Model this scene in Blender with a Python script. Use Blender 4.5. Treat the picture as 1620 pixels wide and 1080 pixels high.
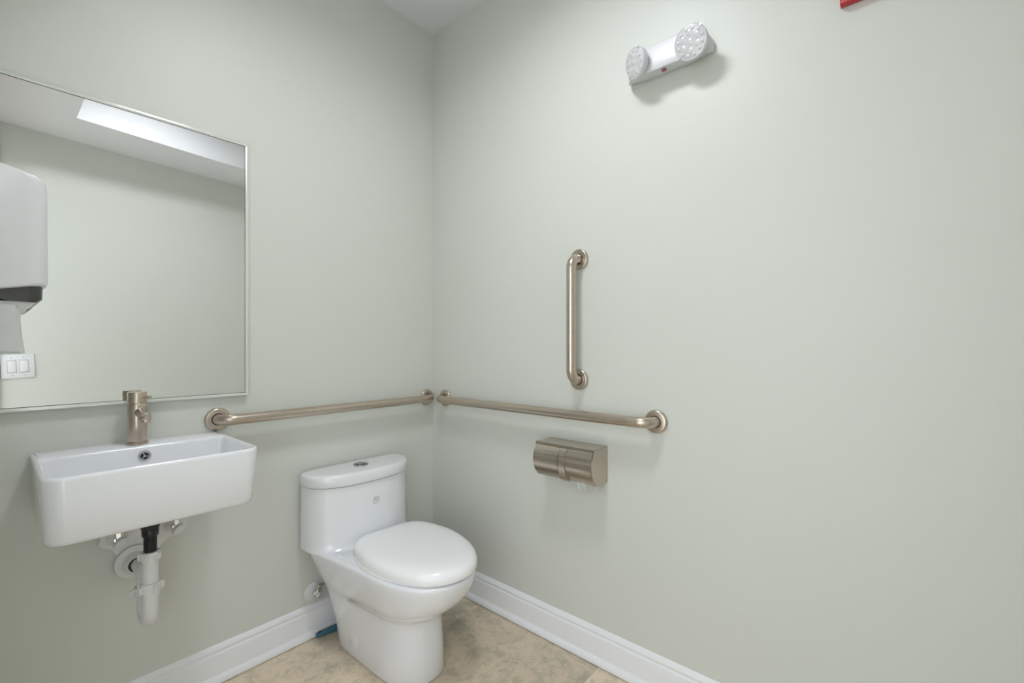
import bpy, bmesh, math, random
from mathutils import Vector, Matrix
for o in list(bpy.data.objects): bpy.data.objects.remove(o, do_unlink=True)
C = bpy.context.scene.collection
S = bpy.context.scene
PI = math.pi

# ------------------------------------------------------------------ camera, light, exposure
cam = bpy.data.objects.new('camera', bpy.data.cameras.new('camera')); C.objects.link(cam)
cam.data.sensor_width = 36.0
cam.data.lens = 724.0 / 1620.0 * 36.0
cam.data.shift_y = 8.0 / 1620.0
cam.data.clip_start = 0.02
cam.location = (-1.487, -1.824, 1.166)
cam.rotation_euler = (PI / 2, 0, -math.atan2(0.7544, 0.6560))
S.camera = cam

w = bpy.data.worlds.new('world'); S.world = w; w.use_nodes = True
w.node_tree.nodes['Background'].inputs[0].default_value = (0.90, 0.955, 1.0, 1)
w.node_tree.nodes['Background'].inputs[1].default_value = 2.5      # daylight / hall light entering by the doorway
LAMP_STRENGTH = 49.0                                               # diffuser of the round ceiling lamp

S.view_settings.view_transform = 'Standard'
S.view_settings.look = 'None'
S.view_settings.exposure = -0.05
S.view_settings.gamma = 1.0
S.view_settings.use_curve_mapping = False

# ------------------------------------------------------------------ materials
def mat(name, col, rough=0.5, metal=0.0, spec=0.5, coat=0.0, emit=0.0, bump=None, mottle=None, trans=0.0):
    m = bpy.data.materials.new(name); m.use_nodes = True
    nt = m.node_tree; b = nt.nodes['Principled BSDF']
    b.inputs['Base Color'].default_value = (*col, 1)
    b.inputs['Roughness'].default_value = rough
    b.inputs['Metallic'].default_value = metal
    b.inputs['Specular IOR Level'].default_value = spec
    b.inputs['Coat Weight'].default_value = coat
    b.inputs['Coat Roughness'].default_value = 0.03
    b.inputs['Transmission Weight'].default_value = trans
    if emit:
        b.inputs['Emission Color'].default_value = (*col, 1)
        b.inputs['Emission Strength'].default_value = emit
    tc = nt.nodes.new('ShaderNodeTexCoord')
    if mottle:                                                    # (scale, amount) gentle colour variation
        n = nt.nodes.new('ShaderNodeTexNoise'); n.inputs['Scale'].default_value = mottle[0]; n.inputs['Detail'].default_value = 4
        nt.links.new(tc.outputs['Object'], n.inputs['Vector'])
        r = nt.nodes.new('ShaderNodeMapRange')
        r.inputs['To Min'].default_value = 1 - mottle[1]; r.inputs['To Max'].default_value = 1 + mottle[1]
        nt.links.new(n.outputs['Fac'], r.inputs['Value'])
        mx = nt.nodes.new('ShaderNodeMix'); mx.data_type = 'RGBA'; mx.blend_type = 'MULTIPLY'; mx.inputs['Factor'].default_value = 1
        mx.inputs['A'].default_value = (*col, 1)
        nt.links.new(r.outputs['Result'], mx.inputs['B'])
        nt.links.new(mx.outputs['Result'], b.inputs['Base Color'])
    if bump:                                                      # (scale vector, strength, distance)
        mp = nt.nodes.new('ShaderNodeMapping'); mp.inputs['Scale'].default_value = bump[0]
        n2 = nt.nodes.new('ShaderNodeTexNoise'); n2.inputs['Scale'].default_value = 1.0; n2.inputs['Detail'].default_value = 3
        nt.links.new(tc.outputs['Object'], mp.inputs['Vector']); nt.links.new(mp.outputs['Vector'], n2.inputs['Vector'])
        bp = nt.nodes.new('ShaderNodeBump'); bp.inputs['Strength'].default_value = bump[1]; bp.inputs['Distance'].default_value = bump[2]
        nt.links.new(n2.outputs['Fac'], bp.inputs['Height']); nt.links.new(bp.outputs['Normal'], b.inputs['Normal'])
    return m

M = {}
M['paint'] = mat('sage wall paint', (0.674, 0.688, 0.638), 0.42, spec=0.35, bump=((260, 260, 260), 0.12, 0.0006))
M['ceil'] = mat('ceiling paint', (0.79, 0.79, 0.805), 0.8, spec=0.2)
M['trim'] = mat('white semi gloss trim', (0.86, 0.865, 0.885), 0.28, spec=0.5)
M['china'] = mat('white porcelain', (0.84, 0.845, 0.875), 0.12, spec=0.55, coat=0.5)
M['seat'] = mat('white glossy seat plastic', (0.93, 0.93, 0.94), 0.16, spec=0.5, coat=0.2)
M['nickel'] = mat('brushed nickel', (0.57, 0.49, 0.415), 0.28, metal=1.0, mottle=(60, 0.10))
M['steel'] = mat('brushed stainless steel', (0.57, 0.50, 0.43), 0.24, metal=1.0, mottle=(35, 0.06))
M['chrome'] = mat('polished chrome', (0.72, 0.72, 0.72), 0.08, metal=1.0)
M['button'] = mat('dull chrome button', (0.40, 0.40, 0.40), 0.16, metal=1.0)
M['frame'] = mat('satin aluminium frame', (0.78, 0.80, 0.75), 0.22, metal=0.3, spec=0.8)
M['edge'] = mat('dark mirror edge', (0.06, 0.065, 0.06), 0.5)
M['pvc'] = mat('white pvc pipe', (0.74, 0.74, 0.74), 0.35)
M['plaster'] = mat('rough white plaster', (0.80, 0.80, 0.79), 0.75, bump=((90, 90, 90), 0.5, 0.003))
M['black'] = mat('black plastic', (0.012, 0.012, 0.012), 0.30)
M['dark'] = mat('dark hole', (0.02, 0.02, 0.02), 0.6)
M['case'] = mat('white dispenser plastic', (0.72, 0.72, 0.73), 0.28)
M['smoke'] = mat('smoked grey plastic', (0.055, 0.055, 0.052), 0.25)
M['paper'] = mat('white paper', (0.80, 0.80, 0.80), 0.9, spec=0.1)
M['switch'] = mat('white switch plastic', (0.80, 0.80, 0.81), 0.3)
M['shell'] = mat('white fixture plastic', (0.68, 0.68, 0.70), 0.35)
M['lens'] = mat('prismatic clear lens', (0.62, 0.62, 0.63), 0.12, spec=0.7, coat=0.6)
M['red'] = mat('red plastic', (0.50, 0.02, 0.03), 0.3)
M['indic'] = mat('dull red indicator', (0.32, 0.08, 0.10), 0.4)
M['face'] = mat('pinkish white sign face', (0.78, 0.62, 0.63), 0.3)
M['blue'] = mat('blue grey plastic', (0.035, 0.12, 0.18), 0.35)
M['mark'] = mat('grey print', (0.30, 0.30, 0.30), 0.4)
M['grout'] = mat('dark joint', (0.10, 0.075, 0.055), 0.9)
M['lamp'] = mat('lit diffuser', (0.935, 0.968, 1.0), 0.5, emit=LAMP_STRENGTH)
mm = bpy.data.materials.new('mirror glass'); mm.use_nodes = True
b = mm.node_tree.nodes['Principled BSDF']
b.inputs['Base Color'].default_value = (0.93, 0.94, 0.935, 1); b.inputs['Metallic'].default_value = 1; b.inputs['Roughness'].default_value = 0.0
M['mirror'] = mm

def tile_material():
    m = bpy.data.materials.new('stone look vinyl'); m.use_nodes = True
    nt = m.node_tree; b = nt.nodes['Principled BSDF']; L = nt.links.new
    geo = nt.nodes.new('ShaderNodeNewGeometry'); inf = nt.nodes.new('ShaderNodeObjectInfo')
    add = nt.nodes.new('ShaderNodeVectorMath'); add.operation = 'ADD'
    sc = nt.nodes.new('ShaderNodeVectorMath'); sc.operation = 'SCALE'; sc.inputs['Scale'].default_value = 9.0
    comb = nt.nodes.new('ShaderNodeCombineXYZ'); L(inf.outputs['Random'], comb.inputs[0]); L(inf.outputs['Random'], comb.inputs[1])
    L(comb.outputs[0], sc.inputs[0]); L(geo.outputs['Position'], add.inputs[0]); L(sc.outputs[0], add.inputs[1])
    def noise(s, d, r, dist=0.0):
        n = nt.nodes.new('ShaderNodeTexNoise'); n.inputs['Scale'].default_value = s; n.inputs['Detail'].default_value = d
        n.inputs['Roughness'].default_value = r; n.inputs['Distortion'].default_value = dist; L(add.outputs[0], n.inputs['Vector']); return n
    n1 = noise(3.6, 7, 0.66, 0.5); n2 = noise(19, 9, 0.80, 0.6); n3 = noise(60, 5, 0.7)
    r1 = nt.nodes.new('ShaderNodeValToRGB'); e = r1.color_ramp.elements
    e[0].position = 0.36; e[0].color = (0.52, 0.49, 0.39, 1)
    e[1].position = 0.62; e[1].color = (0.80, 0.67, 0.52, 1)
    x = e.new(0.48); x.color = (0.73, 0.62, 0.485, 1)
    L(n1.outputs['Fac'], r1.inputs[0])
    r2 = nt.nodes.new('ShaderNodeValToRGB'); e = r2.color_ramp.elements
    e[0].position = 0.40; e[0].color = (0.72, 0.72, 0.71, 1); e[1].position = 0.52; e[1].color = (1.06, 1.04, 1.0, 1)
    L(n2.outputs['Fac'], r2.inputs[0])
    mx = nt.nodes.new('ShaderNodeMix'); mx.data_type = 'RGBA'; mx.blend_type = 'MULTIPLY'; mx.inputs['Factor'].default_value = 0.8
    L(r1.outputs[0], mx.inputs['A']); L(r2.outputs[0], mx.inputs['B'])
    # thin pale veins
    v = nt.nodes.new('ShaderNodeMath'); v.operation = 'SUBTRACT'; v.inputs[1].default_value = 0.5; L(noise(7, 7, 0.7, 2.2).outputs['Fac'], v.inputs[0])
    va = nt.nodes.new('ShaderNodeMath'); va.operation = 'ABSOLUTE'; L(v.outputs[0], va.inputs[0])
    vr = nt.nodes.new('ShaderNodeMapRange'); vr.inputs['From Min'].default_value = 0.0; vr.inputs['From Max'].default_value = 0.012
    vr.inputs['To Min'].default_value = 0.38; vr.inputs['To Max'].default_value = 0.0; L(va.outputs[0], vr.inputs['Value'])
    m2 = nt.nodes.new('ShaderNodeMix'); m2.data_type = 'RGBA'; L(vr.outputs['Result'], m2.inputs['Factor'])
    L(mx.outputs['Result'], m2.inputs['A']); m2.inputs['B'].default_value = (0.62, 0.55, 0.45, 1)
    # each tile a touch lighter or darker
    tr = nt.nodes.new('ShaderNodeMapRange'); tr.inputs['To Min'].default_value = 0.80; tr.inputs['To Max'].default_value = 1.06; L(inf.outputs['Random'], tr.inputs['Value'])
    m3 = nt.nodes.new('ShaderNodeMix'); m3.data_type = 'RGBA'; m3.blend_type = 'MULTIPLY'; m3.inputs['Factor'].default_value = 1
    L(m2.outputs['Result'], m3.inputs['A']); L(tr.outputs['Result'], m3.inputs['B'])
    L(m3.outputs['Result'], b.inputs['Base Color'])
    b.inputs['Roughness'].default_value = 0.42
    bp = nt.nodes.new('ShaderNodeBump'); bp.inputs['Strength'].default_value = 0.25; bp.inputs['Distance'].default_value = 0.001
    L(n3.outputs['Fac'], bp.inputs['Height']); L(bp.outputs['Normal'], b.inputs['Normal'])
    return m
M['tile'] = tile_material()
pm = bpy.data.materials.new('thin paper towel'); pm.use_nodes = True
nt = pm.node_tree; pb = nt.nodes['Principled BSDF']; pb.inputs['Base Color'].default_value = (0.97, 0.97, 0.97, 1); pb.inputs['Roughness'].default_value = 0.95
tl = nt.nodes.new('ShaderNodeBsdfTranslucent'); tl.inputs[0].default_value = (0.95, 0.95, 0.95, 1)
ms = nt.nodes.new('ShaderNodeMixShader'); ms.inputs[0].default_value = 0.5
nt.links.new(pb.outputs[0], ms.inputs[1]); nt.links.new(tl.outputs[0], ms.inputs[2]); nt.links.new(ms.outputs[0], nt.nodes['Material Output'].inputs['Surface'])
M['towel'] = pm

# ------------------------------------------------------------------ mesh helpers
def obj(name, bm, m, parent=None, loc=None, smooth=True, ang=38):
    bmesh.ops.recalc_face_normals(bm, faces=bm.faces)
    if smooth:
        for f in bm.faces: f.smooth = True
        for e in bm.edges:
            if len(e.link_faces) == 2: e.smooth = e.calc_face_angle(0) < math.radians(ang)
    me = bpy.data.meshes.new(name); bm.to_mesh(me); bm.free()
    me.materials.append(M[m] if isinstance(m, str) else m)
    o = bpy.data.objects.new(name, me); C.objects.link(o)
    if parent is not None:
        o.parent = parent
        o.matrix_parent_inverse = parent.matrix_basis.inverted()
    if loc: o.location = loc
    return o

def thing(name, label, cat, loc, group=None):
    o = bpy.data.objects.new(name, None); C.objects.link(o); o.location = loc; o.empty_display_size = 0.05
    o['label'] = label; o['category'] = cat
    if group: o['group'] = group
    return o

def tag(o, label, cat, group=None):
    o['label'] = label; o['category'] = cat
    if group: o['group'] = group
    return o

def struct(name, bm, m, smooth=False):
    o = obj(name, bm, m, smooth=smooth); o['kind'] = 'structure'; return o

def box(bm, x0, x1, y0, y1, z0, z1, bev=0.0, seg=2, rot=None):
    t = bmesh.new()
    bmesh.ops.create_cube(t, size=1)
    bmesh.ops.scale(t, vec=(abs(x1-x0), abs(y1-y0), abs(z1-z0)), verts=t.verts)
    if bev: bmesh.ops.bevel(t, geom=t.edges[:], offset=bev, segments=seg, profile=0.5, affect='EDGES')
    if rot: bmesh.ops.transform(t, matrix=rot, verts=t.verts)
    bmesh.ops.translate(t, vec=((x0+x1)/2, (y0+y1)/2, (z0+z1)/2), verts=t.verts)
    join(bm, t)
    return bm

def join(bm, t):
    me = bpy.data.meshes.new('tmp'); t.to_mesh(me); t.free(); bm.from_mesh(me); bpy.data.meshes.remove(me)

def loft(bm, rings, cap0=True, cap1=True):
    vs = [[bm.verts.new(p) for p in r] for r in rings]
    n = len(vs[0])
    for a, b2 in zip(vs, vs[1:]):
        for i in range(n):
            bm.faces.new((a[i], a[(i+1) % n], b2[(i+1) % n], b2[i]))
    if cap0: bm.faces.new(vs[0][::-1])
    if cap1: bm.faces.new(vs[-1])
    return bm

def frame_of(axis):
    a = Vector(axis).normalized()
    u = a.orthogonal().normalized(); v = a.cross(u).normalized()
    return a, u, v

def lathe(bm, prof, origin, axis, n=40, sx=1.0, sy=1.0, u=None, caps=True):
    """prof: list of (distance along the axis, radius)"""
    o = Vector(origin); a, uu, vv = frame_of(axis)
    if u is not None: uu = Vector(u).normalized(); vv = a.cross(uu).normalized()
    rings = [[o + a*h + uu*(math.cos(2*PI*i/n)*r*sx) + vv*(math.sin(2*PI*i/n)*r*sy) for i in range(n)] for h, r in prof]
    return loft(bm, rings, caps, caps)

def tube(bm, pts, rad, n=24, caps=True):
    pts = [Vector(p) for p in pts]
    rads = rad if isinstance(rad, (list, tuple)) else [rad]*len(pts)
    t0 = (pts[1]-pts[0]).normalized(); u = t0.orthogonal().normalized()
    rings = []
    for i, p in enumerate(pts):
        if i == 0: t = t0
        elif i == len(pts)-1: t = (pts[i]-pts[i-1]).normalized()
        else: t = ((pts[i]-pts[i-1]).normalized() + (pts[i+1]-pts[i]).normalized()).normalized()
        u = (u - t*u.dot(t)).normalized(); v = t.cross(u)
        rings.append([p + (u*math.cos(2*PI*k/n) + v*math.sin(2*PI*k/n))*rads[i] for k in range(n)])
    return loft(bm, rings, caps, caps)

def fillet(pts, r, seg=10):
    """round the inner corners of a polyline"""
    P = [Vector(p) for p in pts]; out = [P[0]]
    for a, b2, c in zip(P, P[1:], P[2:]):
        d1 = (a-b2).normalized(); d2 = (c-b2).normalized()
        th = d1.angle(d2); rr = r; L = rr/math.tan(th/2)
        cen = b2 + (d1+d2).normalized()*(rr/math.sin(th/2))
        p1 = b2+d1*L; p2 = b2+d2*L; v1 = p1-cen; v2 = p2-cen; ang = v1.angle(v2)
        for i in range(seg+1):
            s = i/seg
            out.append(cen + (v1*math.sin((1-s)*ang) + v2*math.sin(s*ang))/math.sin(ang))
    out.append(P[-1]); return out

def rrect(x0, x1, y0, y1, z, rf, rb, seg=8):
    """rounded rectangle ring in plan; y0 is the front (towards the room), rf/rb the front/back corner radii"""
    pts = []
    for cx, cy, r, a0 in ((x1-rf, y0+rf, rf, -PI/2), (x1-rb, y1-rb, rb, 0), (x0+rb, y1-rb, rb, PI/2), (x0+rf, y0+rf, rf, PI)):
        for i in range(seg+1):
            a = a0 + PI/2*i/seg
            pts.append(Vector((cx+r*math.cos(a), cy+r*math.sin(a), z)))
    return pts

def egg(yr, hwr, ym, hw, yf, z, nf=2.1, nr=4.0, n=72, cx=0.0):
    """plan outline: superellipse nose in front, squarer back whose width runs to hwr"""
    pts = []
    for i in range(n):
        a = 2*PI*i/n; c = math.cos(a); s = math.sin(a)
        if s <= 0:
            x = hw*math.copysign(abs(c)**(2/nf), c); y = ym - (ym-yf)*abs(s)**(2/nf)
        else:
            x = math.copysign(abs(c)**(2/nr), c); y = ym + (yr-ym)*abs(s)**(2/nr)
            t = (y-ym)/(yr-ym); x *= hw + (hwr-hw)*t
        pts.append(Vector((cx+x, y, z)))
    return pts

# ------------------------------------------------------------------ the room shell
H = 2.74; HS = 2.386                        # ceiling, dropped soffit
def front_y(x): return -1.93 - 0.1066*(x+1.434)
def bulk_y(x): return -1.570 - 0.119*(x+1.168)
XL = -1.62
def prism(bm, poly, z0, z1):
    return loft(bm, [[Vector((x, y, z0)) for x, y in poly], [Vector((x, y, z1)) for x, y in poly]])
bm = bmesh.new(); box(bm, XL-0.1, 0.1, 0, 0.1, 0, H); struct('wall_back', bm, 'paint')
bm = bmesh.new(); box(bm, 0, 0.1, -2.25, 0, 0, H); struct('wall_right', bm, 'paint')
bm = bmesh.new(); prism(bm, [(XL-0.1, front_y(XL-0.1)), (0.0, front_y(0.0)), (0.0, front_y(0)-0.1), (XL-0.1, front_y(XL-0.1)-0.1)], 0, H); struct('wall_front', bm, 'paint')
bm = bmesh.new()
box(bm, XL-0.1, XL, -0.93, 0, 0, H)
box(bm, XL-0.1, XL, front_y(XL), -0.93, 2.10, H)
struct('wall_left', bm, 'paint')
# ceiling: upper plane plus the dropped L-shaped soffit along the left and front walls
bm = bmesh.new()
box(bm, XL-0.1, 0.1, -2.25, 0.1, H, H+0.06)
prism(bm, [(XL, 0), (-1.168, 0), (-1.168, bulk_y(-1.168)), (0, bulk_y(0)), (0, front_y(0)), (XL, front_y(XL))], HS, H)
struct('ceiling', bm, 'ceil')
# floor slab and its stone-look tiles
bm = bmesh.new(); box(bm, -3.2, 0.1, -2.6, 0.1, -0.06, -0.003); floor = struct('floor', bm, 'grout')
T = 0.607
tile_me = None
ys = [-0.362 + T*k for k in (1, 0, -1, -2, -3)]
xs = [-0.470 + T*k for k in (0, -1, -2, -3, -4)]
first = True
for iy, yt in enumerate(ys):
    for ix, x0 in enumerate(xs):
        y1 = min(yt, 0.0); y0 = yt - T; x1 = min(x0+T, 0.0)
        if y0 < -2.1 and ix > 2: pass
        g = 0.0005
        bm = bmesh.new(); box(bm, x0+g, x1-g, y0+g, y1-g, -0.004, 0.0)
        o = obj('tile', bm, 'tile', floor, smooth=False)

# door casing (the opening is in the left wall, the photographer stands in it)
bm = bmesh.new()
prism(bm, [(-1.530, front_y(-1.530)), (-1.437, front_y(-1.437)), (-1.437, front_y(-1.437)+0.016), (-1.530, front_y(-1.530)+0.016)], 0.0, HS)
struct('trim_1', bm, 'trim')

# baseboards: moulded profile (out from wall, height)
PROF = [(0, 0), (0.026, 0), (0.026, 0.006), (0.0245, 0.014), (0.020, 0.021), (0.015, 0.025), (0.0145, 0.028), (0.0145, 0.094), (0.0135, 0.098),
        (0.0105, 0.101), (0.0100, 0.106), (0.0115, 0.109), (0.0100, 0.116), (0.0055, 0.122), (0.002, 0.126), (0, 0.126)]
def base(name, p0, p1, nrm, m0=0, m1=0):
    """m0/m1 = 1 mitres that end into the next wall"""
    p0 = Vector((*p0, 0)); p1 = Vector((*p1, 0)); nv = Vector((*nrm, 0)).normalized(); d = (p1-p0).normalized()
    bm = bmesh.new()
    loft(bm, [[p0 + nv*a + d*(a*m0) + Vector((0, 0, z+0.0030)) for a, z in PROF], [p1 + nv*a - d*(a*m1) + Vector((0, 0, z+0.0030)) for a, z in PROF]])
    return struct(name, bm, 'trim', smooth=True)
base('baseboard_back', (XL, 0), (0, 0), (0, -1), 1, 1)
base('baseboard_right', (0, 0), (0, front_y(0)), (-1, 0), 1, 1)
base('baseboard_front', (-1.437, front_y(-1.437)), (0, front_y(0)), (0.106, 1), 0, 1)
base('baseboard_left', (XL, 0), (XL, -0.93), (1, 0), 1, 0)

# ------------------------------------------------------------------ ceiling lamp
lx, ly = -0.84, -1.03
t = thing('ceiling_lamp', 'round white flush ceiling lamp above the room', 'lamp', (lx, ly, H))
bm = bmesh.new(); lathe(bm, [(0, 0.0), (0, 0.180), (0.070, 0.185), (0.075, 0.183), (0.075, 0.176), (0.070, 0.173), (0.014, 0.170), (0.014, 0.0)], (lx, ly, H-0.0005), (0, 0, -1), 48); obj('housing', bm, 'trim', t)
bm = bmesh.new(); lathe(bm, [(0.016, 0.0), (0.016, 0.167), (0.022, 0.166), (0.026, 0.155), (0.027, 0.0)], (lx, ly, H), (0, 0, -1), 48); obj('diffuser', bm, 'lamp', t)

# ------------------------------------------------------------------ mirror
MX0, MX1, MZ0, MZ1, MD, FW = -1.506, -0.864, 0.991, 1.896, 0.021, 0.0100
t = thing('wall_mirror', 'large rectangular mirror with a slim satin metal frame above the sink', 'mirror', ((MX0+MX1)/2, 0, MZ0))
bm = bmesh.new(); box(bm, MX0+FW, MX1-FW, -MD+0.003, -0.004, MZ0+FW, MZ1-FW); obj('backing', bm, 'edge', t, smooth=False)
bm = bmesh.new(); vs = [bm.verts.new(p) for p in ((MX0+FW+0.0015, -MD+0.0025, MZ0+FW+0.0015), (MX1-FW-0.0015, -MD+0.0025, MZ0+FW+0.0015), (MX1-FW-0.0015, -MD+0.0025, MZ1-FW-0.0015), (MX0+FW+0.0015, -MD+0.0025, MZ1-FW-0.0015))]
bm.faces.new(vs); g = obj('mirror_glass', bm, 'mirror', t, smooth=False)
for (a, b2, c, d, nm) in ((MX0, MX1, MZ0, MZ0+FW, 'bottom'), (MX0, MX1, MZ1-FW, MZ1, 'top'), (MX0, MX0+FW, MZ0+FW, MZ1-FW, 'left'), (MX1-FW, MX1, MZ0+FW, MZ1-FW, 'right')):
    bm = bmesh.new(); box(bm, a, b2, -MD, -0.0005, c, d, 0.0012, 2); obj('frame_rail', bm, 'frame', t)

# ------------------------------------------------------------------ sink
SX0, SX1, SY, SZ = -1.409, -0.957, -0.395, 0.872
t = thing('wall_sink', 'white rectangular ceramic sink mounted on the wall under the mirror', 'sink', ((SX0+SX1)/2, 0, 0.70))
bm = bmesh.new()
R = []
def ring(dx, dyf, z, rf, yb=-0.001, rb=0.004): R.append(rrect(SX0+dx, SX1-dx, SY+dyf, yb, z, rf, rb))
ring(0.060, 0.090, 0.706, 0.03); ring(0.016, 0.034, 0.708, 0.036); ring(0.010, 0.026, 0.712, 0.038); ring(0.0075, 0.020, 0.722, 0.040)
ring(0.004, 0.010, 0.790, 0.042); ring(0.000, 0.000, 0.862, 0.044); ring(0.0005, 0.0005, 0.868, 0.044); ring(0.003, 0.003, 0.8715, 0.042)
ring(0.006, 0.006, 0.8722, 0.040); ring(0.009, 0.009, 0.8715, 0.037, -0.104, 0.012); ring(0.0125, 0.0125, 0.868, 0.034, -0.108, 0.014)
ring(0.015, 0.015, 0.860, 0.032, -0.110, 0.016); ring(0.021, 0.022, 0.790, 0.030, -0.114, 0.020); ring(0.030, 0.032, 0.770, 0.028, -0.124, 0.022)
ring(0.060, 0.065, 0.763, 0.024, -0.150, 0.022); ring(0.19, 0.115, 0.758, 0.02, -0.19, 0.02)
loft(bm, R, True, True)
obj('basin', bm, 'china', t, ang=50)
# overflow ring set in the back wall of the bowl
oc = Vector((-1.178, -0.1105, 0.842))
bm = bmesh.new(); lathe(bm, [(0.0, 0.0100), (0.0, 0.0160), (0.002, 0.0165), (0.0038, 0.0152), (0.0042, 0.0130), (0.0035, 0.0106), (0.0, 0.0100)], oc, (0, -1, 0.05), 36, caps=False)
ov = obj('overflow_ring', bm, 'chrome', t)
bm = bmesh.new(); lathe(bm, [(-0.0008, 0.0), (-0.0008, 0.0102), (0.0012, 0.0102), (0.0013, 0.0)], oc, (0, -1, 0.05), 28); obj('hole', bm, 'dark', ov)
bm = bmesh.new()
for k in range(3):
    a = PI/2 + 0.2 + k*2*PI/3
    box(bm, -0.0013, 0.0013, -0.0012, 0.0012, -0.0053, 0.0053)
    vv = bm.verts[-8:]
    bmesh.ops.translate(bm, vec=(0, 0, 0.0053), verts=vv)
    bmesh.ops.rotate(bm, cent=(0, 0, 0), matrix=Matrix.Rotation(a, 3, 'Y'), verts=vv)
    bmesh.ops.translate(bm, vec=oc+Vector((0, -0.002, 0)), verts=vv)
lathe(bm, [(0.001, 0.0), (0.001, 0.003), (0.004, 0.0028), (0.0045, 0.0)], oc, (0, -1, 0), 16)
obj('spoke', bm, 'chrome', ov)
# pop-up drain in the bowl bottom
bm = bmesh.new(); lathe(bm, [(0, 0.0), (0, 0.031), (0.003, 0.0305), (0.004, 0.026), (0.0035, 0.022), (0.006, 0.018), (0.008, 0.0)], (-1.183, -0.215, 0.7575), (0, 0, 1), 36); obj('drain_cap', bm, 'chrome', t)

# ------------------------------------------------------------------ faucet
FX, FY, FZ = -1.186, -0.060, 0.8722
t = thing('faucet', 'brushed nickel cylindrical single lever faucet on the sink ledge', 'faucet', (FX, FY, FZ))
bm = bmesh.new(); lathe(bm, [(0, 0.0), (0, 0.0275), (0.0055, 0.0275), (0.0070, 0.0262), (0.0070, 0.0)], (FX, FY, FZ), (0, 0, 1), 48); obj('base_ring', bm, 'nickel', t)
bm = bmesh.new(); lathe(bm, [(0.0070, 0.0), (0.0070, 0.0228), (0.009, 0.0236), (0.120, 0.0236), (0.1215, 0.0226), (0.1215, 0.0)], (FX, FY, FZ), (0, 0, 1), 48); obj('body', bm, 'nickel', t)
bm = bmesh.new(); lathe(bm, [(0.1215, 0.0), (0.1215, 0.0215), (0.1230, 0.0218), (0.1232, 0.0238), (0.154, 0.0238), (0.1565, 0.0225), (0.1572, 0.0)], (FX, FY, FZ), (0, 0, 1), 48); cap = obj('handle_cap', bm, 'nickel', t)
bm = bmesh.new(); lathe(bm, [(0.0, 0.0), (0.0, 0.0042), (0.022, 0.0036), (0.0245, 0.0048), (0.029, 0.0048), (0.0305, 0.0)], (FX+0.012, FY-0.014, FZ+0.142), (0.42, -0.88, 0.02), 20); obj('lever', bm, 'nickel', cap)
sd = Vector((0.16, -1.0, -0.30)).normalized(); so = Vector((FX, FY-0.012, FZ+0.099))
bm = bmesh.new(); tube(bm, [so, so+sd*0.02, so+sd*0.060, so+sd*0.064], [0.0120, 0.0120, 0.0120, 0.0110], 32); spout = obj('spout', bm, 'nickel', t)
ac = so+sd*0.052+Vector((0, 0, 0.004)); ax = Vector((0.03, -0.32, -1)).normalized()
bm = bmesh.new(); lathe(bm, [(-0.008, 0.0), (-0.008, 0.0115), (-0.0055, 0.0140), (0.0095, 0.0140), (0.011, 0.0128), (0.011, 0.0)], ac, ax, 10); obj('collar', bm, 'nickel', spout, ang=25)
bm = bmesh.new(); lathe(bm, [(0.011, 0.0), (0.011, 0.0105), (0.0195, 0.0105), (0.0200, 0.0095), (0.0185, 0.0085), (0.0185, 0.0)], ac, ax, 32); obj('aerator', bm, 'nickel', spout)

# ------------------------------------------------------------------ drain plumbing below the sink
DX, DY = -1.181, -0.200
t = thing('sink_drain', 'black tailpiece and white plastic trap hanging under the sink', 'pipe', (DX, DY, 0.38))
bm = bmesh.new(); lathe(bm, [(0, 0.0), (0, 0.020), (0.006, 0.0225), (0.030, 0.0235), (0.056, 0.0235), (0.056, 0.0)], (DX, DY, 0.650), (0, 0, 1), 36); obj('flange_nut', bm, 'black', t)
bm = bmesh.new(); lathe(bm, [(0, 0.0), (0, 0.0185), (0.002, 0.0198), (0.018, 0.0202), (0.020, 0.0190), (0.020, 0.0)], (DX, DY, 0.631), (0, 0, 1), 36); obj('lock_ring', bm, 'black', t)
bm = bmesh.new()
pr = [(0.0, 0.0)]; z = 0.0
while z < 0.052:
    pr += [(z, 0.0148), (z+0.0012, 0.0158), (z+0.0024, 0.0148)]; z += 0.0030
pr += [(0.0545, 0.0148), (0.0545, 0.0)]
lathe(bm, pr, (DX, DY, 0.578), (0, 0, 1), 32); obj('threaded_tailpiece', bm, 'black', t, ang=60)
def slip_nut(c, r, h, wing, ax=(0, 0, 1), nw=6, ph=0.3, parent=None):
    bm = bmesh.new()
    lathe(bm, [(0, r*0.80), (0, r), (h*0.12, r*1.03), (h*0.45, r*1.03), (h*0.5, r*0.96), (h, r*0.96), (h, r*0.80)], c, ax, 40)
    a, u, v = frame_of(ax)
    for k in range(nw):
        an = ph + 2*PI*k/nw
        d = u*math.cos(an)+v*math.sin(an); tt = a.cross(d)
        rot = Matrix((d, tt, a)).transposed().to_4x4()
        p = Vector(c)+d*(r+wing/2-0.001)+a*(h*0.42)
        L = wing+0.004
        box(bm, p.x-L/2, p.x+L/2, p.y-0.003, p.y+0.003, p.z-h*0.42, p.z+h*0.42, 0.0008, 1, rot)
    return obj('slip_nut', bm, 'pvc', parent or t)
slip_nut((DX, DY, 0.566), 0.0235, 0.021, 0.004, nw=5, ph=0.9)
bm = bmesh.new(); tube(bm, [(DX, DY, 0.482), (DX, DY, 0.566), (DX, DY, 0.574)], [0.0192, 0.0192, 0.0205], 36); obj('tail_pipe', bm, 'pvc', t)
slip_nut((DX, DY, 0.476), 0.0255, 0.024, 0.0055, nw=5, ph=0.35)
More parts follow.
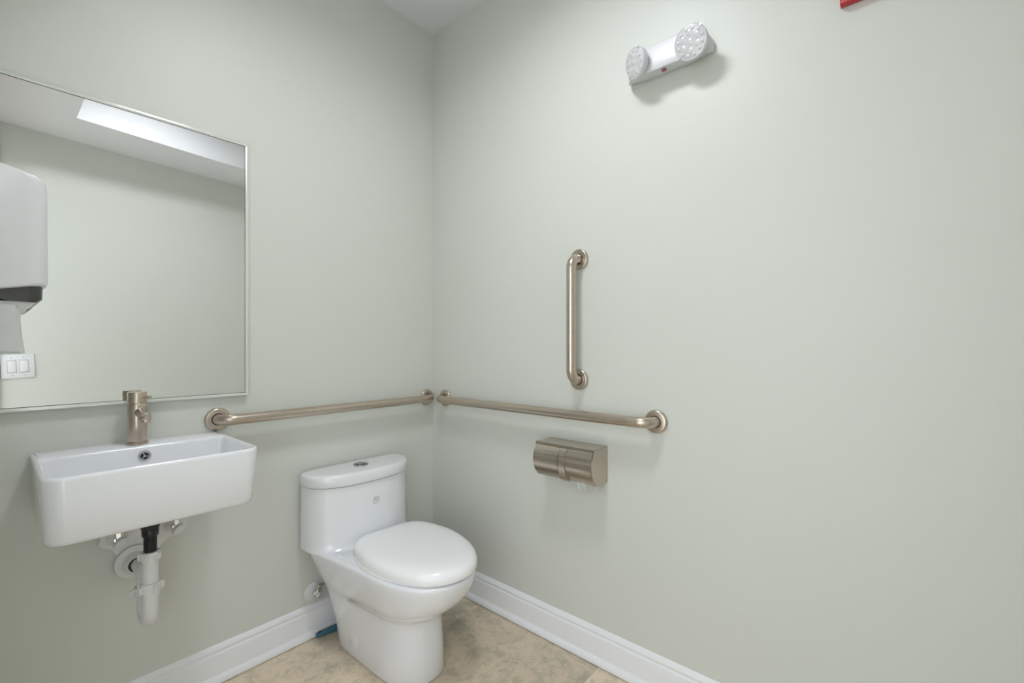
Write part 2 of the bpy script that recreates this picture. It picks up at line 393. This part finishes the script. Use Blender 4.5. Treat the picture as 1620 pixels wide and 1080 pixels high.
# J bend
rj = 0.034
pts = [(DX, DY, 0.478), (DX, DY, 0.465), (DX, DY, 0.452), (DX, DY, 0.430)]
cy, cz = DY+rj, 0.419
for i in range(0, 15):
    a = PI + PI*i/14
    pts.append((DX, cy+rj*math.cos(a), cz+rj*math.sin(a)))
pts += [(DX, DY+2*rj, 0.440), (DX, DY+2*rj, 0.462)]
bm = bmesh.new(); tube(bm, pts, [0.0215, 0.0215, 0.0196, 0.0193]+[0.0193]*(len(pts)-6)+[0.0193, 0.0215], 32); obj('trap_bend', bm, 'pvc', t)
slip_nut((DX-0.001, DY+2*rj, 0.446), 0.0250, 0.022, 0.010, nw=4, ph=2.45)
bm = bmesh.new(); tube(bm, fillet([(DX, DY+2*rj, 0.455), (DX, DY+2*rj, 0.503), (DX, -0.022, 0.503)], 0.030), 0.0190, 32); obj('trap_arm', bm, 'pvc', t)
# escutcheon at the wall
bm = bmesh.new(); lathe(bm, [(0.0, 0.019), (0.0, 0.049), (0.005, 0.0505), (0.010, 0.049), (0.012, 0.043), (0.014, 0.034), (0.020, 0.030), (0.034, 0.028), (0.038, 0.0245), (0.038, 0.0196), (0.010, 0.019)], (DX-0.004, -0.012, 0.503), (0, -1, 0), 48); es = obj('wall_escutcheon', bm, 'pvc', t)
bm = bmesh.new(); lathe(bm, [(0.036, 0.0192), (0.036, 0.0212), (0.0385, 0.0212), (0.0385, 0.0192)], (DX-0.004, -0.012, 0.503), (0, -1, 0), 40); obj('rubber_gasket', bm, 'dark', es)
# rough plate on the wall behind the plumbing
random.seed(4)
outline = [(-1.262, 0.600), (-1.268, 0.580), (-1.258, 0.562), (-1.236, 0.552), (-1.226, 0.530), (-1.222, 0.506), (-1.212, 0.478), (-1.196, 0.462), (-1.168, 0.456),
           (-1.140, 0.470), (-1.128, 0.500), (-1.118, 0.530), (-1.096, 0.548), (-1.062, 0.552), (-1.046, 0.570), (-1.044, 0.600), (-1.056, 0.628), (-1.090, 0.640), (-1.200, 0.642), (-1.244, 0.632)]
# subdivide the outline with small irregularities
ol = []
for (x0, z0), (x1, z1) in zip(outline, outline[1:]+outline[:1]):
    for k in range(3):
        s = k/3; j = random.uniform(-0.0018, 0.0018)
        ol.append((x0+(x1-x0)*s+j, z0+(z1-z0)*s+j))
cx = sum(p[0] for p in ol)/len(ol); cz2 = sum(p[1] for p in ol)/len(ol)
bm = bmesh.new()
loft(bm, [[Vector((cx+(x-cx)*s, -y, cz2+(z-cz2)*s)) for x, z in ol] for s, y in ((1.0, 0.0005), (1.0, 0.007), (0.985, 0.0105), (0.95, 0.0118))])
tag(obj('wall_plate', bm, 'plaster', ang=70), 'rough white irregular patch plate on the wall behind the sink trap', 'wall plate')
# stop valves either side
def stop_valve(x, z, label, flip):
    t = thing('stop_valve', label, 'valve', (x, -0.012, z), 'stop valves under the sink')
    o = Vector((x, -0.012, z))
    bm = bmesh.new(); lathe(bm, [(0, 0.0), (0, 0.024), (0.003, 0.0235), (0.010, 0.014), (0.011, 0.0)], o, (0, -1, 0), 32); obj('wall_flange', bm, 'pvc', t)
    bm = bmesh.new(); lathe(bm, [(0.008, 0.0), (0.008, 0.0085), (0.022, 0.0085), (0.022, 0.0115), (0.034, 0.0115), (0.034, 0.009), (0.052, 0.009), (0.052, 0.0)], o, (0, -1, 0), 8); v = obj('valve_body', bm, 'chrome', t, ang=25)
    bm = bmesh.new(); lathe(bm, [(0.0, 0.0), (0.0, 0.0075), (0.016, 0.0075), (0.016, 0.0100), (0.028, 0.0100), (0.028, 0.0)], o+Vector((0, -0.043, 0)), (0, 0, 1), 6); obj('outlet_nut', bm, 'chrome', v, ang=25)
    bm = bmesh.new()
    bx = lathe(bm, [(0.052, 0.0), (0.052, 0.010), (0.055, 0.0165), (0.066, 0.0165), (0.068, 0.014), (0.068, 0.0)], o, (0, -1, 0), 28, sx=1.15, sy=0.62); obj('handle', bm, 'pvc', t)
    tx = FX + (0.010 if x > FX else -0.010)
    pts = fillet([o+Vector((0, -0.043, 0.026)), Vector((x, -0.055, z+0.075)), Vector((tx, -0.062, 0.700))], 0.03, 8)
    bm = bmesh.new(); tube(bm, pts, 0.0048, 14); obj('supply_hose', bm, 'steel', t)
stop_valve(-1.228, 0.588, 'left stop valve with oval handle under the sink', 0)
stop_valve(-1.086, 0.586, 'right stop valve with oval handle under the sink, by the black tailpiece', 1)

# ------------------------------------------------------------------ toilet
TX = -0.460
t = thing('toilet', 'white one-piece skirted toilet with closed lid in the corner', 'toilet', (TX, -0.35, 0))
def lerp(a, b2, s): return a+(b2-a)*s
KEY = [  # z, yr, hwr, ym, hw, yf
    (0.0015, -0.100, 0.124, -0.400, 0.119, -0.566), (0.006, -0.099, 0.126, -0.400, 0.121, -0.569), (0.10, -0.084, 0.137, -0.400, 0.117, -0.559), (0.180, -0.066, 0.154, -0.400, 0.114, -0.552),
    (0.205, -0.060, 0.161, -0.400, 0.116, -0.553), (0.222, -0.055, 0.166, -0.405, 0.124, -0.566), (0.236, -0.050, 0.171, -0.410, 0.137, -0.592),
    (0.255, -0.044, 0.178, -0.415, 0.149, -0.622), (0.285, -0.034, 0.190, -0.420, 0.162, -0.656), (0.320, -0.024, 0.204, -0.420, 0.172, -0.682),
    (0.350, -0.016, 0.216, -0.410, 0.182, -0.695), (0.372, -0.014, 0.222, -0.405, 0.186, -0.701), (0.381, -0.014, 0.2225, -0.405, 0.1855, -0.701), (0.385, -0.014, 0.221, -0.405, 0.183, -0.698),
    (0.386, -0.014, 0.216, -0.420, 0.172, -0.690)]
bm = bmesh.new()
def shifted(ring):                                               # the bowl nose sits a centimetre off the tank's centre line
    z = ring[0].z; k = 0.010*max(0, min(1, (z-0.20)/0.12))
    return [Vector((p.x + k*max(0, min(1, (-p.y-0.05)/0.30)), p.y, p.z)) for p in ring]
loft(bm, [shifted(egg(yr, hwr, ym, hw, yf, z, 2.25, 7.0, 96, TX)) for z, yr, hwr, ym, hw, yf in KEY])
body = obj('bowl', bm, 'china', t, ang=60)
bm = bmesh.new()
TK = [(0.380, 0.235, -0.222), (0.3862, 0.232, -0.214), (0.391, 0.2275, -0.203), (0.400, 0.2235, -0.196), (0.415, 0.222, -0.193), (0.60, 0.2205, -0.190), (0.6235, 0.2205, -0.190), (0.6240, 0.208, -0.176), (0.628, 0.208, -0.176)]
loft(bm, [egg(-0.012, hw, -0.055, hw, yf, z, 2.45, 7, 96, TX) for z, hw, yf in [(z, min(hw, 0.2225), yf) for z, hw, yf in TK]])
tank = obj('tank', bm, 'china', t, ang=60)
bm = bmesh.new()
TL = [(0.6270, 0.208, -0.176, -0.014), (0.6272, 0.2240, -0.196, -0.010), (0.632, 0.2260, -0.199, -0.009), (0.660, 0.2260, -0.199, -0.009), (0.667, 0.2245, -0.197, -0.010), (0.671, 0.2215, -0.193, -0.013), (0.6730, 0.2160, -0.187, -0.017), (0.6735, 0.206, -0.177, -0.024)]
loft(bm, [egg(yr, hw, -0.060, hw, yf, z, 2.45, 5, 96, TX) for z, hw, yf, yr in TL])
lid = obj('tank_lid', bm, 'china', t, ang=60)
bc = Vector((TX, -0.095, 0.6735))
bm = bmesh.new(); lathe(bm, [(0, 0.0), (0, 0.030), (0.0035, 0.0298), (0.0052, 0.0280), (0.0052, 0.0235), (0.003, 0.0225), (0.003, 0.0)], bc, (0, 0, 1), 44); btn = obj('flush_button', bm, 'button', lid)
for s in (-1, 1):
    bm = bmesh.new()
    n = 18; pr = []
    for k in range(n+1):
        a = -PI/2 + PI*k/n
        pr.append((s*(0.0010 + 0.0200*math.cos(a)), 0.0210*math.sin(a)))
    loft(bm, [[bc+Vector((x*q, y*q, zz)) for x, y in pr] for q, zz in ((1, 0.003), (1, 0.0065), (0.93, 0.0078), (0.80, 0.0083))])
    obj('button_half', bm, 'button', lid)
# round emblem printed on the tank
ex = TX+0.012; ez = 0.545
def tank_y(x, hw=0.2210, yf=-0.1905, ym=-0.055, nf=2.45):
    return ym - (ym-yf)*(1-abs((x-TX)/hw)**nf)**(1/nf)
bm = bmesh.new()
pts = [(ex+0.0140*math.cos(a), ez+0.0150*math.sin(a)) for a in [2*PI*k/40 for k in range(40)]]
q0 = [bm.verts.new((x, tank_y(x)-0.0006, z)) for x, z in pts]
q1 = [bm.verts.new((ex+(x-ex)*0.86, tank_y(x)-0.0006, ez+(z-ez)*0.86)) for x, z in pts]
for i in range(40): bm.faces.new((q0[i], q0[(i+1) % 40], q1[(i+1) % 40], q1[i]))
for seg in ([(-0.006, 0.003), (-0.004, -0.004), (-0.0015, 0.002), (0.001, -0.004), (0.003, 0.003)], [(0.003, 0.003), (0.007, 0.005)], [(-0.006, 0.003), (-0.002, 0.0048), (0.002, 0.003)]):
    tube(bm, [(ex+a, tank_y(ex+a)-0.0004, ez+b2) for a, b2 in [(p*1.25, q*1.25) for p, q in seg]], 0.0010, 6)
obj('emblem', bm, 'mark', tank)
# seat ring and domed lid
bm = bmesh.new()
loft(bm, [egg(-0.215, 0.150, -0.390, 0.180*q, -0.694*q, z, 2.15, 3.2, 96, TX+0.014) for q, z in ((0.98, 0.3855), (1.0, 0.387), (1.0, 0.3925), (0.99, 0.3955))])
obj('seat_ring', bm, 'seat', t)
bm = bmesh.new()
LK = [(0.3965, 0.965), (0.3945, 0.985), (0.3955, 0.998), (0.3995, 1.0), (0.4100, 0.998), (0.4190, 0.985), (0.4260, 0.960), (0.4320, 0.915), (0.4360, 0.855), (0.4390, 0.77), (0.4412, 0.64), (0.4428, 0.46), (0.4437, 0.25), (0.444, 0.08)]
cyl = -0.46
def egl(z, q):
    cx0 = TX+0.024; ca, sa = math.cos(math.radians(4)), math.sin(math.radians(4))      # the lid sits a little askew on its hinges
    out = []
    for p in egg(-0.200, 0.158, -0.390, 0.190, -0.708, z, 2.12, 4.4, 96, cx0):
        dx, dy = (p.x-cx0)*q, (p.y-cyl)*q
        out.append(Vector((cx0+dx*ca+dy*sa, cyl-dx*sa+dy*ca, p.z)))
    return out
loft(bm, [egl(z, q) for z, q in LK])
obj('seat_lid', bm, 'seat', t, ang=60)
# bolt cover cap on the side of the skirt
bm = bmesh.new(); lathe(bm, [(-0.004, 0.0), (-0.004, 0.034), (0.0012, 0.0335), (0.0022, 0.0315), (0.0024, 0.0)], (TX-0.1235, -0.252, 0.074), (-1, 0, 0.06), 40); obj('bolt_cover', bm, 'china', t)

# toilet water supply
o = Vector((-0.618, -0.0, 0.176))
t = thing('toilet_shutoff_valve', 'small metal shutoff valve with round white wall flange beside the toilet', 'valve', o)
bm = bmesh.new(); lathe(bm, [(0.0005, 0.0), (0.0005, 0.037), (0.003, 0.0368), (0.008, 0.030), (0.0105, 0.012), (0.0105, 0.0)], o, (0, -1, 0), 36); obj('wall_flange', bm, 'pvc', t)
bm = bmesh.new(); lathe(bm, [(0.009, 0.0), (0.009, 0.0085), (0.020, 0.0085), (0.020, 0.0105), (0.030, 0.0105), (0.030, 0.008), (0.040, 0.008), (0.040, 0.0)], o, (0, -1, 0), 10); obj('valve_body', bm, 'chrome', t, ang=25)
bm = bmesh.new(); lathe(bm, [(-0.016, 0.0), (-0.016, 0.006), (0.012, 0.006), (0.012, 0.008), (0.018, 0.008), (0.018, 0.0)], o+Vector((0.004, -0.031, 0)), (0, 0, 1), 12); obj('outlet', bm, 'chrome', t)
bm = bmesh.new(); lathe(bm, [(0.0, 0.0), (0.0, 0.010), (0.004, 0.013), (0.012, 0.013), (0.014, 0.0)], o+Vector((0.0, -0.040, 0)), (0, -1, 0), 20, sx=1.1, sy=0.6); obj('handle', bm, 'chrome', t)
bm = bmesh.new(); tube(bm, fillet([o+Vector((0.004, -0.031, 0.012)), o+Vector((0.006, -0.031, 0.030)), o+Vector((0.085, -0.034, 0.028)), (-0.52, -0.030, 0.115)], 0.010, 6), 0.0045, 12); obj('supply_hose', bm, 'steel', t)

# blue plastic handle on the floor between toilet and baseboard
bm = bmesh.new()
t0 = Vector((-0.625, -0.040, 0.016)); t1 = Vector((-0.520, -0.062, 0.022)); d = (t1-t0); L = d.length; d.normalize()
sdv = Vector((0, 0, 1)).cross(d).normalized(); up = d.cross(sdv)
rings = []
for s, wdt, hgt in ((0.0, 0.005, 0.0045), (0.003, 0.0085, 0.0070), (0.015, 0.0100, 0.0085), (0.045, 0.0110, 0.0105), (L, 0.0130, 0.0125)):
    rings.append([t0+d*s+sdv*(math.copysign(abs(math.cos(a))**0.6, math.cos(a))*wdt)+up*(math.copysign(abs(math.sin(a))**0.6, math.sin(a))*hgt) for a in [2*PI*k/24 for k in range(24)]])
loft(bm, rings); hb = tag(obj('brush_handle', bm, 'blue'), 'blue plastic handle end lying on the floor behind the toilet', 'handle')
bm = bmesh.new(); lathe(bm, [(0.0, 0.0), (0.0, 0.0048), (0.0014, 0.0048), (0.0016, 0.0)], t0+d*0.016-sdv*0.0+up*0.0088, up, 20, sx=1.7, sy=0.8, u=d); obj('hanging_slot', bm, 'dark', hb)

# ------------------------------------------------------------------ grab bars
def flange(parent, c, nrm):
    bm = bmesh.new(); lathe(bm, [(0.0, 0.0190), (0.0, 0.0390), (0.003, 0.0400), (0.0075, 0.0392), (0.0105, 0.0365), (0.0115, 0.0340), (0.0115, 0.0206), (0.008, 0.0200)], c, nrm, 48)
    obj('flange', bm, 'nickel', parent)
    bm = bmesh.new(); lathe(bm, [(0.006, 0.0180), (0.006, 0.0208), (0.0118, 0.0208), (0.0118, 0.0180)], c, nrm, 40)
    obj('seam', bm, 'dark', parent)
def grab_bar(label, a, b2, nrm, out=0.058, r=0.0183, rb=0.040):
    a = Vector(a); b2 = Vector(b2); nv = Vector(nrm)
    t = thing('grab_bar', label, 'grab bar', (a+b2)/2, 'grab bars')
    bm = bmesh.new(); tube(bm, fillet([a+nv*0.001, a+nv*out, b2+nv*out, b2+nv*0.001], rb, 14), r, 32)
    obj('rail', bm, 'nickel', t)
    flange(t, a+nv*0.0005, nrm); flange(t, b2+nv*0.0005, nrm)
grab_bar('horizontal brushed nickel grab bar on the left wall, behind the toilet', (-0.957, 0, 0.913), (-0.042, 0, 0.913), (0, -1, 0))
grab_bar('horizontal brushed nickel grab bar on the right wall above the paper holder', (0, -0.100, 0.913), (0, -1.178, 0.913), (-1, 0, 0))
grab_bar('short vertical brushed nickel grab bar on the right wall', (0, -0.873, 1.497), (0, -0.873, 1.041), (-1, 0, 0))

# ------------------------------------------------------------------ double toilet paper holder
Y0, Y1, ZT, ZB = -0.992, -0.738, 0.803, 0.672       # near end, far end
t = thing('toilet_paper_holder', 'stainless double roll toilet paper holder on the right wall', 'paper holder', (0, (Y0+Y1)/2, ZB))
D = 0.098
# top plate with folded front lip and back plate
bm = bmesh.new(); box(bm, -D, -0.0005, Y0, Y1, ZT-0.0015, ZT, 0.0004, 1); box(bm, -D, -D+0.0015, Y0, Y1, ZT-0.009, ZT, 0.0004, 1); box(bm, -0.002, -0.0005, Y0, Y1, ZB, ZT); obj('housing', bm, 'steel', t, smooth=False)
side = [(0, ZT), (-D, ZT), (-D, ZT-0.016), (-D-0.010, ZT-0.034), (-D-0.0145, ZT-0.056), (-D-0.0135, ZT-0.078), (-D-0.004, ZT-0.101), (-D+0.010, ZT-0.119), (-0.082, ZB+0.002), (-0.040, ZB-0.002), (0, ZB+0.008)]
for yy in (Y0, Y1-0.0015):
    bm = bmesh.new(); loft(bm, [[Vector((x-0.0004*(x == 0), yy+k, z)) for x, z in side] for k in (0, 0.0015)]); obj('end_plate', bm, 'steel', t, smooth=False)
# curved covers, each a bent sheet hinged at the top
def cover(ya, yb, extra, drop):
    prof = [(-D+0.004, ZT-0.008), (-D-0.002, ZT-0.012), (-D-0.012-extra, ZT-0.034), (-D-0.0165-extra, ZT-0.056), (-D-0.0155-extra, ZT-0.078), (-D-0.006-extra, ZT-0.101), (-D+0.010-extra, ZT-0.121-drop), (-D+0.018-extra, ZT-0.128-drop)]
    # densify with Catmull-Rom
    P = [Vector((x, 0, z)) for x, z in prof]; out = []
    for i in range(len(P)-1):
        p0 = P[max(i-1, 0)]; p1 = P[i]; p2 = P[i+1]; p3 = P[min(i+2, len(P)-1)]
        for k in range(5):
            s = k/5; out.append(0.5*((2*p1)+(p2-p0)*s+(2*p0-5*p1+4*p2-p3)*s*s+(3*p1-p0-3*p2+p3)*s**3))
    out.append(P[-1])
    th = 0.0014
    inner = [p+Vector((th, 0, 0)) for p in out]
    poly = out+inner[::-1]
    bm = bmesh.new(); loft(bm, [[Vector((p.x, y, p.z)) for p in poly] for y in (ya, yb)])
    return obj('roll_cover', bm, 'steel', t, ang=30)
cover(Y1-0.002, -0.852, 0.004, 0.000)
cover(-0.8835, Y0+0.0016, 0.000, 0.000)
bm = bmesh.new()
seg = [(-D+0.002, ZT-0.008), (-D-0.010, ZT-0.020), (-D-0.019, ZT-0.045), (-D-0.020, ZT-0.068), (-D-0.015, ZT-0.092), (-D-0.002, ZT-0.122), (-D+0.016, ZT-0.133), (-D+0.030, ZT-0.125), (-D+0.030, ZT-0.01)]
loft(bm, [[Vector((x, y, z)) for x, z in seg] for y in (-0.8535, -0.8825)]); obj('divider', bm, 'steel', t, ang=30)
# the two rolls behind the covers, paper ends hanging out
def paper_roll(ya, yb, label, tails):
    c = Vector((-0.056, ya, 0.738)); ln = yb-ya
    bm = bmesh.new(); lathe(bm, [(0, 0.018), (0, 0.044), (ln, 0.044), (ln, 0.018)], c, (0, 1, 0), 36)
    r = obj('toilet_paper_roll', bm, 'paper'); tag(r, label, 'toilet paper', 'toilet paper rolls in the holder')
    for (y0, y1, zb, xx) in tails:
        random.seed(int(abs(y0*1000))); n = 9
        bm = bmesh.new()
        top = [Vector((xx, y0+(y1-y0)*k/n, 0.705)) for k in range(n+1)]
        mid = [Vector((xx+0.004*math.sin(k*1.3), y0+(y1-y0)*k/n, 0.680)) for k in range(n+1)]
        bot = [Vector((xx+0.004*math.sin(k*1.3+1), y0+(y1-y0)*(0.1+0.8*k/n), zb+random.uniform(0, 0.012))) for k in range(n+1)]
        rows = [[bm.verts.new(p) for p in rr] for rr in (top, mid, bot)]
        for a, b2 in zip(rows, rows[1:]):
            for k in range(n): bm.faces.new((a[k], a[k+1], b2[k+1], b2[k]))
        e = bmesh.ops.solidify(bm, geom=bm.faces[:], thickness=0.0008)
        obj('paper_end', bm, 'towel', r)
paper_roll(-0.985, -0.885, 'near toilet paper roll in the holder with torn end hanging out', [(-0.950, -0.915, 0.648, -0.082), (-0.986, -0.950, 0.646, -0.052)])
paper_roll(-0.850, -0.745, 'far toilet paper roll hidden by the left cover of the holder', [])

# ------------------------------------------------------------------ emergency light
t = thing('emergency_light', 'white twin head emergency light fixture high on the right wall', 'emergency light', (0, -1.225, 2.13))
bm = bmesh.new()
rings = []
yc, hwid = -1.226, 0.140
for k in range(25):
    s = -1+2*k/24
    q = max(1e-3, (1-abs(s)**2.8))**0.5                 # depth / height fall off to the ends
    zt = 2.108+0.054*q; zm = 2.078-0.012*q; zb = 2.090-0.018*q
    dpt = 0.018+0.052*q
    y = yc+s*hwid
    ring_ = [(-0.0008, zb+0.002), (-0.0008, zt), (-dpt*0.35, zt+0.001), (-dpt*0.70, zt-0.006*q), (-dpt*0.90, zt-0.018*q), (-dpt*0.99, lerp(zt, zm, 0.55)), (-dpt, lerp(zt, zm, 0.85)), (-dpt*0.985, zm), (-dpt*0.95, zm-0.005), (-dpt*0.50, zm), (-dpt*0.22, zb-0.003)]
    rings.append([Vector((x, y, z)) for x, z in ring_])
loft(bm, rings); obj('housing', bm, 'shell', t, ang=30)
def lamp_head(c, nrm, r=0.047):
    c = Vector(c); a, u, v = frame_of(nrm)
    bm = bmesh.new(); lathe(bm, [(-0.034, 0.0), (-0.034, r*0.55), (-0.028, r*0.80), (-0.018, r*0.97), (-0.004, r*1.0), (0.0, r*0.985), (0.0015, r*0.95), (0.0, r*0.92), (-0.003, 0.0)], c, nrm, 48); hd = obj('lamp_head', bm, 'shell', t)
    bm = bmesh.new(); lathe(bm, [(-0.002, 0.0), (-0.002, r*0.93), (0.0005, r*0.93), (0.0015, r*0.88), (0.002, 0.0)], c, nrm, 48); ln = obj('lens', bm, 'lens', hd)
    bm = bmesh.new()
    spots = [(0, 0)]+[(0.50*r*math.cos(k*PI/3+0.3), 0.50*r*math.sin(k*PI/3+0.3)) for k in range(6)]+[(0.74*r*math.cos(k*PI/6), 0.74*r*math.sin(k*PI/6)) for k in range(12)]
    for i, (p, q) in enumerate(spots):
        rr = r*(0.20 if i < 7 else 0.115)
        lathe(bm, [(0.0008, rr), (0.0022, rr*0.92), (0.0034, rr*0.6), (0.0039, 0.001)], c+u*p+v*q, nrm, 14)
    bead = obj('led_dimples', bm, 'lens', hd)
    for s in (-1, 1):
        bm = bmesh.new(); p = c+v*(s*r*0.97); box(bm, p.x-0.004, p.x+0.004, p.y-0.003, p.y+0.003, p.z-0.003, p.z+0.003, 0.001, 1); obj('clip', bm, 'chrome', hd)
lamp_head((-0.086, -1.322, 2.088), (-0.95, 0.03, -0.27), 0.050)
lamp_head((-0.086, -1.139, 2.098), (-0.83, 0.44, -0.20), 0.0475)
bm = bmesh.new(); box(bm, -0.053, -0.043, -1.231, -1.217, 2.0565, 2.063, 0.002, 2); obj('indicator', bm, 'indic', t)

# ------------------------------------------------------------------ red-edged sign at the top edge of the view
t = thing('red_framed_sign', 'red-edged white sign on the right wall, cut off by the top of the picture', 'sign', (0, -1.78, 2.06))
sy0, sy1, sz0, sz1, sdp = -1.90, -1.686, 2.059, 2.20, 0.022
bm = bmesh.new(); box(bm, -sdp+0.004, -0.0005, sy0+0.002, sy1-0.002, sz0+0.002, sz1-0.002, 0.002, 2); obj('sign_face', bm, 'face', t)
for a, b2, c, d in ((sy0, sy1, sz0, sz0+0.008), (sy0, sy1, sz1-0.008, sz1), (sy0, sy0+0.002, sz0, sz1), (sy1-0.002, sy1, sz0, sz1)):
    bm = bmesh.new(); box(bm, -sdp-0.002, -0.0005, a, b2, c, d, 0.0018, 2); obj('red_border', bm, 'red', t)

# ------------------------------------------------------------------ paper towel dispenser on the left wall
t = thing('paper_towel_dispenser', 'white paper towel dispenser with smoked grey lower edge at the far left', 'dispenser', (XL, -0.18, 1.25))
ya, yb = -0.335, -0.035
def slab(profile_in, y0, y1, rnd, nseg=6):
    """profile: ring of (x, z); extruded along y with the front (high x) corners rounded in plan"""
    rings = []
    def rg(y, inset):
        return [Vector((min(x, XF-inset) if x > XL+0.02 else x, y, z)) for x, z in profile_in]
    XF = max(x for x, z in profile_in)
    for k in range(nseg+1):
        a = PI/2*k/nseg; rings.append(rg(y0+rnd*(1-math.sin(a)), rnd*(1-math.cos(a)) if False else rnd*(1-math.sin(PI/2*k/nseg))*0))
    return rings
XF = -1.392
def body_rings(prof, y0, y1, rnd, seg=7):
    R2 = []
    def at(y, ins):
        out = []
        for x, z in prof:
            s = max(0.0, min(1.0, (x-(XF-0.10))/0.10))
            out.append(Vector((x-ins*s, y, z)))
        return out
    for k in range(seg+1):
        a = PI/2*k/seg; R2.append(at(y0+rnd*(1-math.cos(a)), rnd*(1-math.sin(a))))
    for k in range(seg+1):
        a = PI/2*(1-k/seg); R2.append(at(y1-rnd*(1-math.cos(a)), rnd*(1-math.sin(a))))
    return R2
x0 = XL+0.0008
cov = [(x0, 1.270), (x0, 1.578), (-1.50, 1.572), (-1.46, 1.566), (-1.43, 1.560), (-1.412, 1.555), (-1.402, 1.549), (-1.396, 1.541), (-1.3935, 1.530), (-1.3925, 1.45), (-1.392, 1.38), (-1.392, 1.312), (-1.394, 1.306), (-1.400, 1.3035), (-1.44, 1.296), (-1.50, 1.284)]
bm = bmesh.new(); loft(bm, body_rings(cov, ya, yb, 0.030)); obj('cover', bm, 'case', t, ang=45)
low = [(x0, 1.262), (x0, 1.272), (-1.50, 1.286), (-1.44, 1.299), (-1.402, 1.306), (-1.400, 1.300), (-1.401, 1.274), (-1.410, 1.266), (-1.44, 1.267), (-1.47, 1.272), (-1.52, 1.268)]
bm = bmesh.new(); loft(bm, body_rings(low, ya+0.006, yb-0.006, 0.025)); obj('lower_edge', bm, 'smoke', t, ang=45)
und = [(x0, 1.250), (x0, 1.266), (-1.412, 1.267), (-1.432, 1.250), (-1.455, 1.248)]
bm = bmesh.new(); loft(bm, body_rings(und, ya+0.012, yb-0.02, 0.01)); obj('feed_tray', bm, 'case', t, ang=30)
bm = bmesh.new(); box(bm, -1.500, -1.459, -0.24, -0.14, 1.565, 1.582, 0.004, 2); obj('lock_tab', bm, 'case', t)
# hanging paper towel
def sheet(bm, plan, ztop, zbot, nz=10, flare=0.0, rag=None):
    rows = []
    for k in range(nz+1):
        s = k/nz; row = []
        for i, (x, y) in enumerate(plan):
            zb2 = zbot[i] if isinstance(zbot, list) else zbot
            row.append(bm.verts.new((x+flare*s*s, y, lerp(ztop, zb2, s))))
        rows.append(row)
    for a, b2 in zip(rows, rows[1:]):
        for i in range(len(plan)-1): bm.faces.new((a[i], a[i+1], b2[i+1], b2[i]))
    bmesh.ops.solidify(bm, geom=bm.faces[:], thickness=0.0006)
    return bm
plan = []
for k in range(17):
    s = k/16
    if s < 0.5: plan.append((lerp(-1.540, -1.452, s*2), -0.332+0.003*math.sin(s*9)))
    else:
        a = (s-0.5)*2
        plan.append((-1.452+0.016*math.sin(min(a*2.2, 1)*PI/2), -0.332+0.012*(1-math.cos(min(a*2.2, 1)*PI/2))+0.10*max(0, a-0.4)))
bm = bmesh.new(); sheet(bm, plan, 1.256, 1.150, 10, 0.008)
pt = tag(obj('paper_towel', bm, 'towel', ang=60), 'white paper towel end hanging below the wall dispenser at the far left', 'paper towel')
bm = bmesh.new()
pl2 = [(-1.540+0.012*i, -0.338+0.003*math.sin(i*1.7)) for i in range(9)]
zb3 = [1.200, 1.195, 1.203, 1.196, 1.204, 1.199, 1.208, 1.222, 1.245]
sheet(bm, pl2, 1.258, zb3, 6)
obj('torn_strip', bm, 'towel', pt)

# ------------------------------------------------------------------ light switch on the front wall (seen in the mirror)
sx, sz = -1.371, 1.057; ang_w = math.atan(-0.1066)
base_pt = Vector((sx, front_y(sx), sz))
Rw = Matrix.Rotation(ang_w, 4, 'Z') @ Matrix.Rotation(math.radians(-2.5), 4, 'Y')
t = thing('light_switch', 'white double rocker light switch plate reflected in the mirror at the far left', 'light switch', base_pt)
def local_box(name, par, x0, x1, y0, y1, z0, z1, bev, m, tilt=None):
    bm = bmesh.new(); box(bm, x0, x1, y0, y1, z0, z1, bev, 2)
    if tilt:
        c = Vector(((x0+x1)/2, (y0+y1)/2, (z0+z1)/2)); bmesh.ops.rotate(bm, cent=c, matrix=Matrix.Rotation(tilt, 3, 'X'), verts=bm.verts)
    bmesh.ops.transform(bm, matrix=Matrix.Translation(base_pt) @ Rw, verts=bm.verts)
    return obj(name, bm, m, par)
pl = local_box('plate', t, -0.065, 0.065, 0.0005, 0.0065, -0.065, 0.065, 0.0022, 'switch')
for s in (-1, 1):
    cx3 = s*0.0235
    rc = local_box('recess', pl, cx3-0.0178, cx3+0.0178, 0.0050, 0.0068, -0.0345, 0.0345, 0.0004, 'mark')
    local_box('rocker', t, cx3-0.0162, cx3+0.0162, 0.0050, 0.0090, -0.0325, 0.0325, 0.001, 'switch', 0.04)
    for q in (-1, 1):
        local_box('screw', pl, cx3-0.0022, cx3+0.0022, 0.0060, 0.0072, q*0.048-0.0022, q*0.048+0.0022, 0.0005, 'mark')
